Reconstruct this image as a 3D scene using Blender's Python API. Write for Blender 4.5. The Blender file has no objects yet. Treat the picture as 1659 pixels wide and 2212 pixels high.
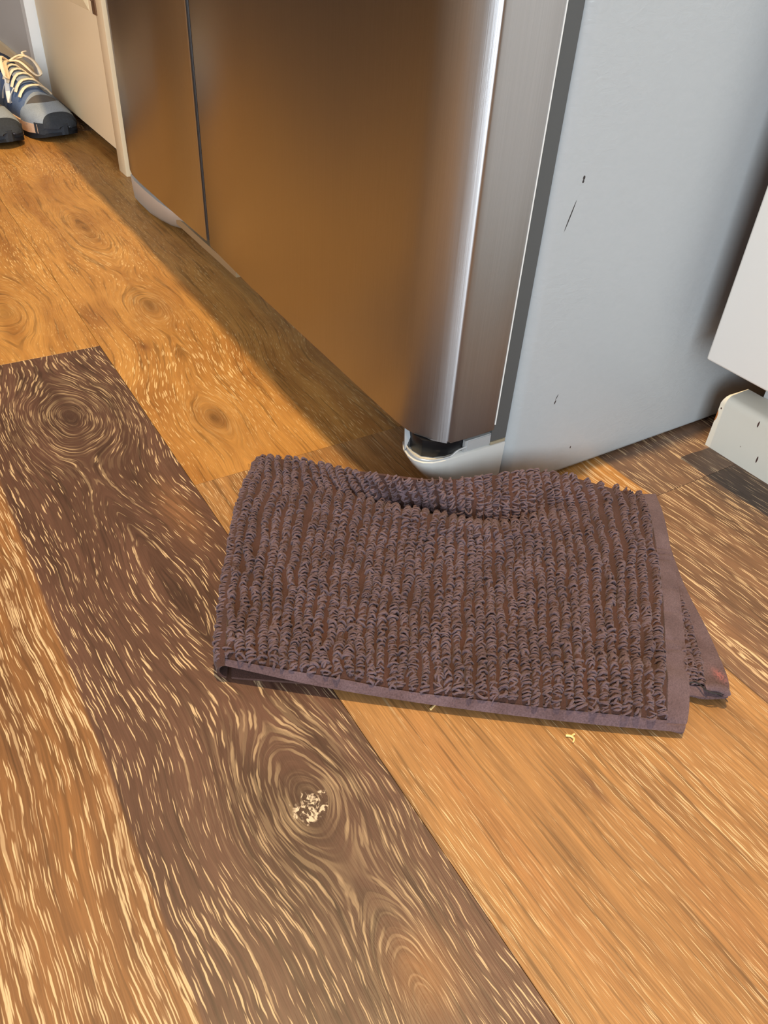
import bpy, bmesh, math, random
import numpy as np
from mathutils import Vector, Matrix

random.seed(4); rng = np.random.default_rng(4)
S = 0.40                      # metres per survey unit (the camera's height above the floor)
scene = bpy.context.scene
COL = scene.collection

# ------------------------------------------------------------------ camera
W, H, F = 1659.0, 2212.0, 1661.0
R = np.array([[0.85130617, -0.29166023, 0.43613313],
              [-0.52183171, -0.55701131, 0.64608828],
              [0.05449283, -0.77760704, -0.62638472]])
cam_d = bpy.data.cameras.new('camera')
cam_d.sensor_fit = 'VERTICAL'; cam_d.sensor_height = 36.0; cam_d.lens = F / H * 36.0
cam_d.clip_start = 0.01
cam = bpy.data.objects.new('camera', cam_d); COL.objects.link(cam)
M = Matrix(((R[0][0], -R[0][1], -R[0][2], 0), (R[1][0], -R[1][1], -R[1][2], 0),
            (R[2][0], -R[2][1], -R[2][2], S), (0, 0, 0, 1)))
cam.matrix_world = M
scene.camera = cam

# ------------------------------------------------------------------ world, lights, exposure
world = bpy.data.worlds.new('world'); scene.world = world; world.use_nodes = True
bg = world.node_tree.nodes['Background']
bg.inputs[0].default_value = (0.62, 0.75, 1.0, 1); bg.inputs[1].default_value = 1.0
scene.view_settings.view_transform = 'Standard'
scene.view_settings.look = 'None'
scene.view_settings.gamma = 1.0
scene.view_settings.exposure = 0.0
scene.view_settings.use_curve_mapping = False

def area_light(name, loc, rot, sx, sy, power, color):
    d = bpy.data.lights.new(name, 'AREA'); d.shape = 'RECTANGLE'; d.size = sx; d.size_y = sy
    d.energy = power; d.color = color
    o = bpy.data.objects.new(name, d); COL.objects.link(o); o.location = loc; o.rotation_euler = rot
    return o
DAY = (0.86, 0.94, 1.0)
# daylight through the glass door behind the camera
area_light('glass_door_daylight', (-1.90, -2.28, 1.08), (math.radians(90), 0, 0), 2.2, 2.0, 150, DAY)
# the halogen ceiling lamp over the fridge's front corner
LAMP = (0.763 * S, 0.985 * S, 2.62)
ld = bpy.data.lights.new('lamp_light', 'SPOT'); ld.energy = 285; ld.color = (1.0, 0.71, 0.35)
ld.shadow_soft_size = 0.0035; ld.spot_size = math.radians(88); ld.spot_blend = 0.9
lo = bpy.data.objects.new('lamp_light', ld); COL.objects.link(lo); lo.location = LAMP
lo.rotation_euler = (Vector((0.12, 0.85, 0.0)) - Vector(LAMP)).to_track_quat('-Z', 'Y').to_euler()
# a second, weaker ceiling lamp over the middle of the room
LAMP2 = (-1.25, 1.75, 2.62)
ld2 = ld.copy(); ld2.energy = 30; ld2.spot_size = math.radians(125); ld2.shadow_soft_size = 0.03
lo2 = bpy.data.objects.new('lamp_light', ld2); COL.objects.link(lo2); lo2.location = LAMP2

# ------------------------------------------------------------------ helpers
def ray(x, y):
    return R @ np.array([x - W / 2, y - H / 2, F])
def at_z(x, y, z):            # the point of the place at height z (survey units) seen in the survey at x, y
    r = ray(x, y); t = (z - 1.0) / r[2]
    return (np.array([0, 0, 1.0]) + t * r) * S

def tag(o, label=None, cat=None, group=None, kind=None):
    if label: o['label'] = label
    if cat: o['category'] = cat
    if group: o['group'] = group
    if kind: o['kind'] = kind
    return o
def empty(name, loc=(0, 0, 0), rz=0):
    o = bpy.data.objects.new(name, None); COL.objects.link(o); o.location = loc; o.rotation_euler = (0, 0, rz)
    o.empty_display_size = 0.05
    return o
def mesh_obj(name, verts, faces, mat, parent=None, smooth=None, mats=None):
    me = bpy.data.meshes.new(name)
    me.from_pydata([tuple(v) for v in verts], [], [tuple(f) for f in faces])
    me.update()
    return link_mesh(name, me, mat, parent, smooth)
def link_mesh(name, me, mat, parent=None, smooth=None):
    if mat: me.materials.append(mat)
    if smooth is not None:
        me.shade_smooth()
        if smooth < 180: me.set_sharp_from_angle(angle=math.radians(smooth))
    o = bpy.data.objects.new(name, me); COL.objects.link(o)
    if parent: o.parent = parent
    return o
def bm_obj(name, bm, mat, parent=None, smooth=None):
    bmesh.ops.recalc_face_normals(bm, faces=bm.faces)
    me = bpy.data.meshes.new(name); bm.to_mesh(me); bm.free()
    return link_mesh(name, me, mat, parent, smooth)
def add_box(bm, a, b, bevel=0, seg=2):
    x0, y0, z0 = a; x1, y1, z1 = b
    vs = [bm.verts.new(p) for p in ((x0,y0,z0),(x1,y0,z0),(x1,y1,z0),(x0,y1,z0),(x0,y0,z1),(x1,y0,z1),(x1,y1,z1),(x0,y1,z1))]
    fs = [bm.faces.new([vs[i] for i in q]) for q in ((0,3,2,1),(4,5,6,7),(0,1,5,4),(1,2,6,5),(2,3,7,6),(3,0,4,7))]
    if bevel:
        es = list({e for f in fs for e in f.edges})
        bmesh.ops.bevel(bm, geom=es, offset=bevel, segments=seg, profile=0.5, affect='EDGES')
def box(name, a, b, mat, parent=None, bevel=0, seg=2):
    bm = bmesh.new(); add_box(bm, a, b, bevel, seg)
    return bm_obj(name, bm, mat, parent, 40 if bevel else None)
def prism(name, pts, z0, z1, mat, parent=None, bevel=0, seg=2, smooth=35):
    bm = bmesh.new()
    lo_ = [bm.verts.new((x, y, z0)) for x, y in pts]; hi = [bm.verts.new((x, y, z1)) for x, y in pts]
    n = len(pts)
    bot = bm.faces.new(lo_[::-1]); bm.faces.new(hi)
    for i in range(n): bm.faces.new((lo_[i], lo_[(i+1) % n], hi[(i+1) % n], hi[i]))
    if bevel:
        bmesh.ops.bevel(bm, geom=list(bot.edges), offset=bevel, segments=seg, profile=0.5, affect='EDGES', clamp_overlap=True)
    return bm_obj(name, bm, mat, parent, smooth)
def tube_data(path, rad, sides=6, flat=1.0):
    path = np.asarray(path, float); n = len(path)
    rad = np.full(n, rad) if np.isscalar(rad) else np.asarray(rad)
    tan = np.gradient(path, axis=0); tan /= np.linalg.norm(tan, axis=1)[:, None] + 1e-12
    up = np.array([0, 0, 1.0]); V = []
    for i in range(n):
        a = np.cross(tan[i], up)
        if np.linalg.norm(a) < 1e-3: a = np.array([1.0, 0, 0])
        a /= np.linalg.norm(a); b = np.cross(a, tan[i])
        for k in range(sides):
            t = 2 * math.pi * k / sides
            V.append(path[i] + rad[i] * (math.cos(t) * a + flat * math.sin(t) * b))
    Fc = [(i*sides+k, i*sides+(k+1) % sides, (i+1)*sides+(k+1) % sides, (i+1)*sides+k) for i in range(n-1) for k in range(sides)]
    Fc += [tuple(range(sides))[::-1], tuple(range((n-1)*sides, n*sides))]
    return V, Fc
def tube(name, path, rad, mat, parent=None, sides=6, flat=1.0):
    V, Fc = tube_data(path, rad, sides, flat)
    return mesh_obj(name, V, Fc, mat, parent, 60)
def spline(P, n):
    P = np.asarray(P, float); k = len(P); t = np.linspace(0, k - 1, n); i = np.clip(t.astype(int), 0, k - 2); u = (t - i)[:, None]
    p0 = P[np.maximum(i - 1, 0)]; p1 = P[i]; p2 = P[i + 1]; p3 = P[np.minimum(i + 2, k - 1)]
    return 0.5 * (2*p1 + (p2-p0)*u + (2*p0-5*p1+4*p2-p3)*u**2 + (3*p1-p0-3*p2+p3)*u**3)

# ------------------------------------------------------------------ material helpers
class X:
    """a shader value with arithmetic"""
    def __init__(s, nt, sock): s.nt, s.k = nt, sock
    def _m(s, op, *o, clamp=False):
        n = s.nt.nodes.new('ShaderNodeMath'); n.operation = op; n.use_clamp = clamp
        for i, v in enumerate((s,) + o):
            if isinstance(v, X): s.nt.links.new(v.k, n.inputs[i])
            else: n.inputs[i].default_value = v
        return X(s.nt, n.outputs[0])
    def __add__(s, o): return s._m('ADD', o)
    __radd__ = __add__
    def __sub__(s, o): return s._m('SUBTRACT', o)
    def __rsub__(s, o): return (s * -1.0) + o
    def __mul__(s, o): return s._m('MULTIPLY', o)
    __rmul__ = __mul__
    def __truediv__(s, o): return s._m('DIVIDE', o)
    def exp(s): return s._m('EXPONENT')
    def sqrt(s): return s._m('SQRT')
    def abs(s): return s._m('ABSOLUTE')
    def max(s, o): return s._m('MAXIMUM', o)
    def min(s, o): return s._m('MINIMUM', o)
    def step(s, a, b):        # smooth step from a to b
        n = s.nt.nodes.new('ShaderNodeMapRange'); n.interpolation_type = 'SMOOTHSTEP'
        s.nt.links.new(s.k, n.inputs[0])
        inv = a > b
        n.inputs[1].default_value, n.inputs[2].default_value = (b, a) if inv else (a, b)
        n.inputs[3].default_value, n.inputs[4].default_value = (1, 0) if inv else (0, 1)
        return X(s.nt, n.outputs[0])
def mixv(a, b, t): return a + (b - a) * t
class Mat:
    def __init__(s, name, base=(0.8, 0.8, 0.8), rough=0.5, metal=0.0, spec=0.5):
        s.m = bpy.data.materials.new(name); s.m.use_nodes = True; s.nt = s.m.node_tree
        s.b = s.nt.nodes['Principled BSDF']
        s.b.inputs['Base Color'].default_value = (*base, 1); s.b.inputs['Roughness'].default_value = rough
        s.b.inputs['Metallic'].default_value = metal; s.b.inputs['Specular IOR Level'].default_value = spec
    def pos(s, object_space=False):
        if object_space:
            g = s.nt.nodes.new('ShaderNodeTexCoord'); o = g.outputs['Object']
        else:
            g = s.nt.nodes.new('ShaderNodeNewGeometry'); o = g.outputs['Position']
        p = s.nt.nodes.new('ShaderNodeSeparateXYZ'); s.nt.links.new(o, p.inputs[0])
        return [X(s.nt, p.outputs[i]) for i in range(3)]
    def vec(s, x, y, z=0.0):
        c = s.nt.nodes.new('ShaderNodeCombineXYZ')
        for i, v in enumerate((x, y, z)):
            if isinstance(v, X): s.nt.links.new(v.k, c.inputs[i])
            else: c.inputs[i].default_value = v
        return c.outputs[0]
    def noise(s, x, y, z=0.0, scale=1.0, detail=2.0, rough=0.5, dist=0.0):
        n = s.nt.nodes.new('ShaderNodeTexNoise'); n.inputs['Scale'].default_value = scale
        n.inputs['Detail'].default_value = detail; n.inputs['Roughness'].default_value = rough; n.inputs['Distortion'].default_value = dist
        s.nt.links.new(s.vec(x, y, z), n.inputs['Vector'])
        return X(s.nt, n.outputs[0])
    def voronoi(s, x, y, z=0.0, scale=1.0, feature='F1', dim='3D'):
        n = s.nt.nodes.new('ShaderNodeTexVoronoi'); n.voronoi_dimensions = dim; n.feature = feature; n.inputs['Scale'].default_value = scale
        s.nt.links.new(s.vec(x, y, z), n.inputs['Vector'])
        return X(s.nt, n.outputs['Distance'])
    def colmix(s, a, b, t):
        n = s.nt.nodes.new('ShaderNodeMix'); n.data_type = 'RGBA'
        for i, v in ((6, a), (7, b)):
            if isinstance(v, tuple): n.inputs[i].default_value = (*v[:3], 1)
            else: s.nt.links.new(v, n.inputs[i])
        if isinstance(t, X): s.nt.links.new(t.k, n.inputs[0])
        else: n.inputs[0].default_value = t
        return n.outputs[2]
    def colscale(s, c, v):
        n = s.nt.nodes.new('ShaderNodeVectorMath'); n.operation = 'SCALE'
        s.nt.links.new(c, n.inputs[0]); s.nt.links.new(v.k, n.inputs['Scale'])
        return n.outputs[0]
    def color(s, c): s.nt.links.new(c, s.b.inputs['Base Color'])
    def rough(s, v): s.nt.links.new(v.k, s.b.inputs['Roughness'])
    def bump(s, h, strength=0.3, dist=0.001):
        n = s.nt.nodes.new('ShaderNodeBump'); n.inputs['Strength'].default_value = strength; n.inputs['Distance'].default_value = dist
        s.nt.links.new(h.k, n.inputs['Height']); s.nt.links.new(n.outputs[0], s.b.inputs['Normal'])
def lin(r, g, b):
    f = lambda c: c/255/12.92 if c/255 <= 0.04045 else ((c/255 + 0.055)/1.055)**2.4
    return (f(r), f(g), f(b))

# ------------------------------------------------------------------ wood floor materials
def wood(name, seed, c1, c2, streak_col, axis, dash=0.17, dash_f=(105, 9), lines=0.5, line_f=(85, 1.5), split=None, knots=(), fiber=0.35, dark_lines=0.0, patches=(), amt=0.85, warp=1.0):
    """printed oak plank: zones of tone, cerused pores running round the knots. axis: x of the growth axis or a list
    of (y, x). Units: survey units (S metres)."""
    m = Mat(name, rough=0.45, spec=0.4)
    px, py, pz = m.pos(); U = px * (1/S); V = py * (1/S)
    w = (m.noise(U*1.0, V*0.6, seed, 3.0, 2) - 0.5) * (0.07*warp) + (m.noise(U*1.0, V*0.5, seed+7, 14.0, 1) - 0.5) * (0.012*warp)
    if isinstance(axis, (int, float)): ax = [(0.0, axis)]
    else: ax = sorted(axis)
    xa = ax[0][1]
    for (ya, x1), (yb, x2) in zip(ax[:-1], ax[1:]): xa = V.step(ya, yb)*(x2 - x1) + xa
    D = U + w - xa
    C = (D*D + 0.000009).sqrt()
    kd = None; km = None
    for (x0, y0, a, b, st) in knots:
        dy = V - y0 + (m.noise(U, V, seed+3, 9.0, 2) - 0.5) * (0.55*b)
        qy = (dy/b)*(dy/b); r2 = (D/a)*(D/a) + qy
        mk = (r2*-0.16).exp()
        C = mixv(C, r2.sqrt()*a, mk)
        d = (r2*-7.0).exp()*st; kd = d if kd is None else kd + d
        e = (r2*-0.28).exp()*(st**0.5); km = e if km is None else km + e
    Z = D*3.0 + seed
    tone = m.noise(C*1.0, V*0.06, Z*0.3, 17.0, 3, 0.55).step(0.33, 0.67)
    blot = m.noise(U, V*0.35, seed+14, 9.0, 3, 0.6).step(0.40, 0.68)
    col = m.colmix(c1, c2, tone*0.6 + blot*0.4)
    if split:
        sx, s1, s2 = split
        colb = m.colmix(s1, s2, tone*0.6 + blot*0.4)
        zone = (U + w*0.06).step(sx-0.004, sx+0.004)
        col = m.colmix(colb, col, zone)
    for (x0, y0, a, b, pc, am) in patches:
        dx = (U + w*0.4 - x0)/a; dy = (V - y0)/b
        col = m.colmix(col, pc, ((dx*dx+dy*dy)*-1.0).exp()*am)
    fib = m.noise(C*1.0, V*0.03, Z*0.02+2, 420.0, 2)
    col = m.colscale(col, fib*fiber*2 + (1.0 - fiber))
    if dark_lines:
        dl = m.noise(C*1.0, V*0.03, Z*0.02+4, 150.0, 2).step(0.54, 0.68)
        col = m.colscale(col, 1.0 - dl*dark_lines)
    # pores: short pale dashes and longer pale lines
    dens = m.noise(C*1.0, V*0.25, seed+5, 8.0, 3)
    wig = (m.noise(U, V, seed+21, 45.0, 1) - 0.5)*0.003
    Cw = C + wig
    thr = dens*0.34 + (dash - 0.17)
    fx, fy = dash_f
    sg = D*0.37                                   # keeps the two flanks of the growth axis from mirroring
    s1 = None
    for k, (g, wgt) in enumerate(((1.0, 1.0), (1.17, 1.0), (1.7, 0.6))):
        q = (thr - m.voronoi(Cw*(fx*g) + sg + 3.7*k, V*(fy*(0.8+0.35*g)) + D*5.0 + seed + 1.9*k, dim='2D')).step(0.0, 0.07)*wgt
        s1 = q if s1 is None else s1.max(q)
    s1b = s1
    ln = m.noise(Cw*line_f[0], V*line_f[1], Z*0.1+6, 1.0, 1.5)
    brk = m.noise(C*line_f[0]*0.7, V*26.0, seed+8, 1.0, 1)
    s2 = ln.step(0.68 - 0.10*lines, 0.74 - 0.07*lines) * brk.step(0.38, 0.5)
    s = s1.max(s1b).max(s2*min(1.0, lines*1.6))
    if split:      # the paler strip carries long broken lines
        l2 = m.noise(Cw*210.0, V*1.4, seed+31, 1.0, 1.5).step(0.60, 0.67)*brk.step(0.36, 0.48)
        s = s.max(l2*(1.0 - zone))
    if knots:
        rings = m.noise(C*1.0, V*0.03, seed+9, 420.0, 1).step(0.50, 0.62)
        s = mixv(s, s*0.18 + rings*0.26, km.min(1.0))
        s = s*(1.0 - kd.min(1.0)*0.7)
        col = m.colscale(col, 1.0 - kd.min(1.0)*0.45 - km.min(1.0)*0.10)
    s = s*(D.abs().step(0.0, 0.022)*0.75 + 0.25)
    col = m.colmix(col, streak_col, s*amt)
    for (x0, y0, a, b, st) in knots:
        if st >= 1.0:      # the pale cracked filler in the knot's heart
            dx = (U - x0)/0.026; dy = (V - y0)/0.024
            hr = (dx*dx+dy*dy).sqrt() + (m.noise(U, V*0.8, seed+11, 55.0, 2)-0.5)*1.5
            crack = m.noise(U, V*0.7, seed+12, 100.0, 3, 0.6, 1.4).step(0.49, 0.60)
            col = m.colmix(col, (0.62, 0.50, 0.38), hr.step(1.0, 0.8)*crack)
    m.color(col)
    m.rough(m.noise(U, V, seed, 30.0, 2)*0.18 + 0.36 + s*0.12)
    m.bump(m.noise(U, V*0.05, seed, 330.0, 2), 0.35, 0.0005)
    return m.m

PALE = lin(216, 188, 150)
OR1, OR2 = lin(188, 138, 74), lin(150, 102, 50)
DK1, DK2 = lin(96, 68, 57), lin(70, 48, 39)
BR1, BR2 = lin(126, 95, 72), lin(96, 72, 55)
W_dark = wood('oak_dark', 3.1, DK1, DK2, PALE, [(0.3, 0.262), (0.7, 0.262), (1.5, 0.225), (1.9, 0.225)], dash=0.14, dash_f=(130, 5.5), lines=0.35, line_f=(170, 2.2), dark_lines=0.3, split=(0.036, lin(140, 98, 60), lin(102, 70, 46)),
              knots=[(0.262, 0.519, 0.055, 0.11, 1.0), (0.225, 1.682, 0.075, 0.14, 0.6), (0.29, 0.22, 0.03, 0.10, 0.10)],
              patches=[(0.33, 1.23, 0.03, 0.10, lin(160, 114, 78), 0.5), (0.28, 0.26, 0.04, 0.05, lin(146, 102, 62), 0.6), (0.10, 0.6, 0.05, 0.4, lin(92, 66, 56), 0.5)])
W_orange_a = wood('oak_orange_far', 8.7, OR1, OR2, lin(235, 205, 150), 0.19, dash=0.10, dash_f=(130, 7.5), lines=0.15, line_f=(130, 2.0), fiber=0.3,
                  knots=[(0.185, 2.33, 0.07, 0.16, 0.5), (0.19, 3.3, 0.06, 0.25, 0.4)], dark_lines=0.34, amt=0.6)
W_orange_b = wood('oak_orange_knots', 12.4, OR1, OR2, lin(238, 210, 158), [(1.65, 0.515), (2.0, 0.589), (2.4, 0.589), (2.8, 0.585)], dash=0.10, dash_f=(130, 7.5), lines=0.15, line_f=(130, 2.0), fiber=0.3,
                  knots=[(0.589, 2.198, 0.05, 0.12, 0.75), (0.515, 1.526, 0.035, 0.08, 0.7), (0.585, 2.93, 0.06, 0.22, 0.6)], dark_lines=0.34, amt=0.6,
                  patches=[(0.425, 2.19, 0.035, 0.09, lin(120, 76, 40), 0.7), (0.49, 1.95, 0.014, 0.03, lin(110, 66, 34), 0.8), (0.60, 2.18, 0.05, 0.10, lin(120, 78, 42), 0.5), (0.525, 1.52, 0.03, 0.06, lin(100, 64, 40), 0.5)])
W_light = wood('oak_light', 17.9, lin(168, 124, 76), lin(136, 98, 60), lin(232, 206, 164), 0.55, dash=0.10, dash_f=(200, 6), lines=0.25, line_f=(160, 2.2), fiber=0.45, dark_lines=0.35, amt=0.65, warp=0.6,
               patches=[(0.634, 0.345, 0.008, 0.045, lin(105, 72, 48), 0.85), (0.47, 0.36, 0.03, 0.25, lin(150, 102, 60), 0.6), (0.66, 0.11, 0.04, 0.12, lin(155, 108, 66), 0.5)])
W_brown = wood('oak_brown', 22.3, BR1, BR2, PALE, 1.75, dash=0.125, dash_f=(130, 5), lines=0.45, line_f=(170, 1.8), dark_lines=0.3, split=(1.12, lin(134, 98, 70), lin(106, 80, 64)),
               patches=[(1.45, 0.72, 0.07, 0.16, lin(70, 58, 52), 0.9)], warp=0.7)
W_brown_far = wood('oak_brown_far', 27.7, lin(122, 94, 74), lin(96, 74, 60), PALE, 1.85, dash=0.115, dash_f=(130, 5), lines=0.4, line_f=(140, 1.8), split=(1.25, OR1, OR2), warp=0.7)
W_gen = [wood('oak_plain_a', 41.0, OR1, OR2, PALE, 9.0, dash=0.13, lines=0.3), wood('oak_plain_b', 45.0, DK1, DK2, PALE, 9.0, dash=0.18, lines=0.4),
         wood('oak_plain_c', 49.0, BR1, BR2, PALE, 9.0, dash=0.16, lines=0.4)]

# ------------------------------------------------------------------ plain materials
def stainless():
    m = Mat('brushed_stainless', (0.60, 0.585, 0.56), 0.3, 1.0)
    x, y, z = m.pos()
    br = m.noise(x*1.0 + y*1.0, y*1.0 - x*1.0, z*0.012, 900.0, 2)
    smear = m.noise(x, y, z, 9.0, 3)
    spots = m.voronoi(x*1.0, y*1.0, z, 220.0).step(0.16, 0.10) * m.noise(x, y, z, 30.0, 1).step(0.58, 0.68) * z.step(0.13, 0.07)
    m.color(m.colmix(m.colmix((0.385, 0.395, 0.41), (0.46, 0.47, 0.485), br), (0.6, 0.58, 0.56), spots*0.5))
    m.rough(br*0.10 + smear*0.06 + 0.25 + spots*0.2)
    m.bump(br, 0.06, 0.0004)
    m.b.inputs['Anisotropic'].default_value = 0.75; m.b.inputs['Anisotropic Rotation'].default_value = 0.25
    tn = m.nt.nodes.new('ShaderNodeTangent'); tn.direction_type = 'RADIAL'; tn.axis = 'Z'
    m.nt.links.new(tn.outputs[0], m.b.inputs['Tangent'])
    return m.m
STEEL = stainless()

def fridge_paint():
    m = Mat('grey_textured_paint', rough=0.32, spec=0.45)
    x, y, z = m.pos(True)
    n = m.noise(x, y*0.2, z*2.0, 90.0, 4, 0.6, 1.2)
    n2 = m.noise(x*0.6, y, z*1.2, 260.0, 2)
    area = m.noise(x, y, z, 7.0, 2).step(0.45, 0.65)
    # black scuffs and one chip: (centre X, centre Z, half length, half width, slope)
    mk = None
    for (cx, cz, l, wd, sl) in FR_MARKS:
        dx = x - cx; dz = z - cz
        a = dz*math.cos(sl) + dx*math.sin(sl); b = dx*math.cos(sl) - dz*math.sin(sl)
        d = ((a/l)*(a/l) + (b/wd)*(b/wd)).step(1.0, 0.6)
        mk = d if mk is None else mk.max(d)
    m.color(m.colmix(m.colmix((0.40, 0.425, 0.435), (0.435, 0.46, 0.47), n), (0.03, 0.025, 0.025), mk))
    m.bump(n*(area*0.8 + 0.2) + n2*0.35, 0.45, 0.0008)
    return m.m
WHITE_CAB = Mat('white_cabinet_paint', (0.90, 0.88, 0.83), 0.38).m
CREAM = Mat('cream_cabinet_paint', (0.86, 0.69, 0.45), 0.42).m
WHITE_TRIM = Mat('white_gloss_trim', (0.85, 0.85, 0.84), 0.3).m
WALL = Mat('wall_paint', (0.50, 0.47, 0.43), 0.8).m
CEIL = Mat('ceiling_paint', (0.8, 0.78, 0.74), 0.9).m
RAWWOOD = Mat('raw_red_wood', lin(120, 52, 30), 0.6).m
BLACK = Mat('black_plastic', (0.006, 0.006, 0.007), 0.3).m
GASKET = Mat('dark_grey_gasket', (0.075, 0.078, 0.078), 0.55).m
FOOT = Mat('pale_grey_plastic', (0.50, 0.50, 0.48), 0.42).m
LINER = Mat('white_liner_plastic', (0.75, 0.75, 0.72), 0.4).m
ZINC = Mat('zinc_plate', (0.50, 0.52, 0.53), 0.35, 0.4).m
BRASS = Mat('antique_hinge', lin(130, 100, 76), 0.4, 0.6).m
SUBFLOOR = Mat('subfloor', (0.03, 0.022, 0.016), 0.9).m
GLASS = Mat('grey_wall_paint', (0.55, 0.54, 0.53), 0.7).m

# ------------------------------------------------------------------ the setting
XL, XR, YB, YF = -4.2, 1.25, -2.35, 4.2
CZ = 2.7
fl = tag(box('floor', (XL, YB, -0.03), (XR, YF, -0.0061), SUBFLOOR), 'wood look plank floor', None, None, 'structure')
PW = 0.609
def plank(x0, x1, y0, y1, mat):
    g = 0.0003
    bm = bmesh.new(); add_box(bm, (x0*S+g/2, y0*S+g/2, -0.006), (x1*S-g/2, y1*S-g/2, 0.0), 0.00025, 1)
    return bm_obj('plank', bm, mat, fl)
row0 = 0.386
rows = {-1: (2.006, [W_dark, W_orange_a]), 0: (1.296, [W_light, W_orange_b]), 1: (0.80, [W_brown, W_brown_far])}
for k in range(-19, 5):
    xa = row0 + PW*k; xb = xa + PW
    xa_, xb_ = max(xa, XL/S), min(xb, XR/S)
    if xb_ - xa_ < 0.02: continue
    base, mats = rows.get(k, ((k*1.27) % 3.0, None))
    j = -3
    ys = [base + 3.0*i for i in range(-4, 6)]
    for i in range(len(ys)-1):
        ya, yb = max(ys[i], YB/S), min(ys[i+1], YF/S)
        if yb - ya < 0.02: continue
        if mats and i == 3: mt = mats[0]
        elif mats and i == 4: mt = mats[1]
        else: mt = W_gen[(k*2 + i) % 3]
        plank(xa_, xb_, ya, yb, mt)

def struct(name, a, b, mat, label): return tag(box(name, a, b, mat), label, None, None, 'structure')
struct('ceiling', (XL, YB, CZ), (XR, YF, CZ+0.05), CEIL, 'plain pale ceiling')
struct('wall_right', (XR, YB, -0.03), (XR+0.1, YF, CZ), WALL, 'painted wall behind the fridge and cabinets')
struct('wall_far', (XL, YF, -0.03), (XR, YF+0.1, CZ), Mat('dark_end_wall', lin(84, 56, 34), 0.6).m, 'unseen end wall of the room, darkened for the steel door reflection')  # end wall out of view, coloured dark to deepen the steel door's reflection
def wall_with_hole(name, axis, c, t, lo_, hi, h0, h1, z0, z1, label, mat=None):
    bm = bmesh.new()
    for (a, b, p, q) in ((lo_, h0, -0.03, CZ), (h1, hi, -0.03, CZ), (h0, h1, -0.03, z0), (h0, h1, z1, CZ)):
        if b - a < 1e-3 or q - p < 1e-3: continue
        if axis == 'y': add_box(bm, (a, c, p), (b, c+t, q))
        else: add_box(bm, (c, a, p), (c+t, b, q))
    return tag(bm_obj(name, bm, mat or WALL), label, None, None, 'structure')
wall_with_hole('wall_back', 'y', YB, -0.1, XL, XR, -3.0, -0.8, 0.08, 2.08, 'painted wall with the glass door')
struct('wall_left', (XL-0.1, YB, -0.03), (XL, YF, CZ), WALL, 'painted wall across the room')

# ------------------------------------------------------------------ fridge
FX, FY = 0.80*S, 0.968*S
FRZ = math.radians(-1.2)
def fr(p):                       # survey point to the fridge's own space
    q = np.array([p[0]*S - FX, p[1]*S - FY]); c, s_ = math.cos(-FRZ), math.sin(-FRZ)
    return (c*q[0] - s_*q[1], s_*q[0] + c*q[1])
def fr_side(x, y):               # mark on the side panel seen at x, y
    r = ray(x, y); t = 0.966 / r[1]; p = np.array([0, 0, 1.0]) + t*r
    return fr((p[0], p[1]))[0], p[2]*S
mk = lambda x, y, l, w_, sl: (*fr_side(x, y), l, w_, sl)
FR_MARKS = [mk(1232, 467, 0.012, 0.0006, 0.28), mk(1262, 384, 0.0016, 0.0012, 0), mk(1260, 392, 0.0012, 0.001, 0), mk(1199, 869, 0.0022, 0.0008, 0.3), mk(1203, 858, 0.003, 0.0005, 0.4), mk(1232, 966, 0.0014, 0.0008, 0.0)]
PAINT = fridge_paint()
fridge = tag(empty('refrigerator', (FX, FY, 0), FRZ), 'stainless steel two-door refrigerator with blue-grey painted sides', 'refrigerator')
ZT = 1.75
def P2(*pts): return [fr(p) for p in pts]
def arc(cx, cy, r, a0, a1, n):
    return [(cx + r*math.cos(math.radians(a0 + (a1-a0)*i/n)), cy + r*math.sin(math.radians(a0 + (a1-a0)*i/n))) for i in range(n+1)]
# painted cabinet body with a rounded front edge
b0 = 0.945
body_pts = arc(b0+0.028, 0.966+0.028, 0.028, 180, 270, 6) + [(2.75, 0.966), (2.75, 2.975)] + arc(b0+0.028, 2.975-0.028, 0.028, 90, 180, 4)
body = prism('body', P2(*body_pts), 0.004, ZT, PAINT, fridge, 0.002)
# right door: flat front, swept shoulder, crisp ridge, flat side
zb = 0.1765*S
rd = [(0.771, 2.130), (0.766, 2.128), (0.7635, 2.118), (0.754, 1.80), (0.749, 1.35), (0.7465, 1.12), (0.7472, 1.075), (0.7492, 1.052), (0.7540, 1.030), (0.7610, 1.0125), (0.7705, 0.9975), (0.7810, 0.9852),
      (0.7905, 0.9752), (0.7922, 0.9736), (0.7942, 0.9722), (0.7966, 0.9714), (0.8000, 0.9709), (0.81, 0.9704), (0.86, 0.9685), (0.902, 0.967), (0.902, 2.130)]
door_r = prism('door', P2(*rd), zb, ZT, STEEL, fridge, 0.0022, 3, 30)
door_r['label'] = 'right-hand stainless door with a bright corner ridge'
prism('liner_lip', P2((0.9022, 0.9662), (0.9045, 0.9662), (0.9045, 2.12), (0.9022, 2.12)), zb+0.006, ZT-0.001, LINER, door_r, 0)
prism('gasket', P2((0.9048, 0.974), (0.944, 0.974), (0.944, 2.11), (0.9048, 2.11)), 0.146*S, ZT-0.002, GASKET, door_r, 0)
zl = 0.172*S
ldp = [(0.777, 2.182), (0.7745, 2.186), (0.774, 2.5), (0.775, 2.80)] + [(0.779, 2.90), (0.786, 2.945), (0.80, 2.965), (0.82, 2.972), (0.912, 2.974), (0.912, 2.182)]
door_l = prism('door', P2(*ldp), zl, ZT, STEEL, fridge, 0.0016, 2, 30)
door_l['label'] = 'left-hand stainless freezer door'
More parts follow.
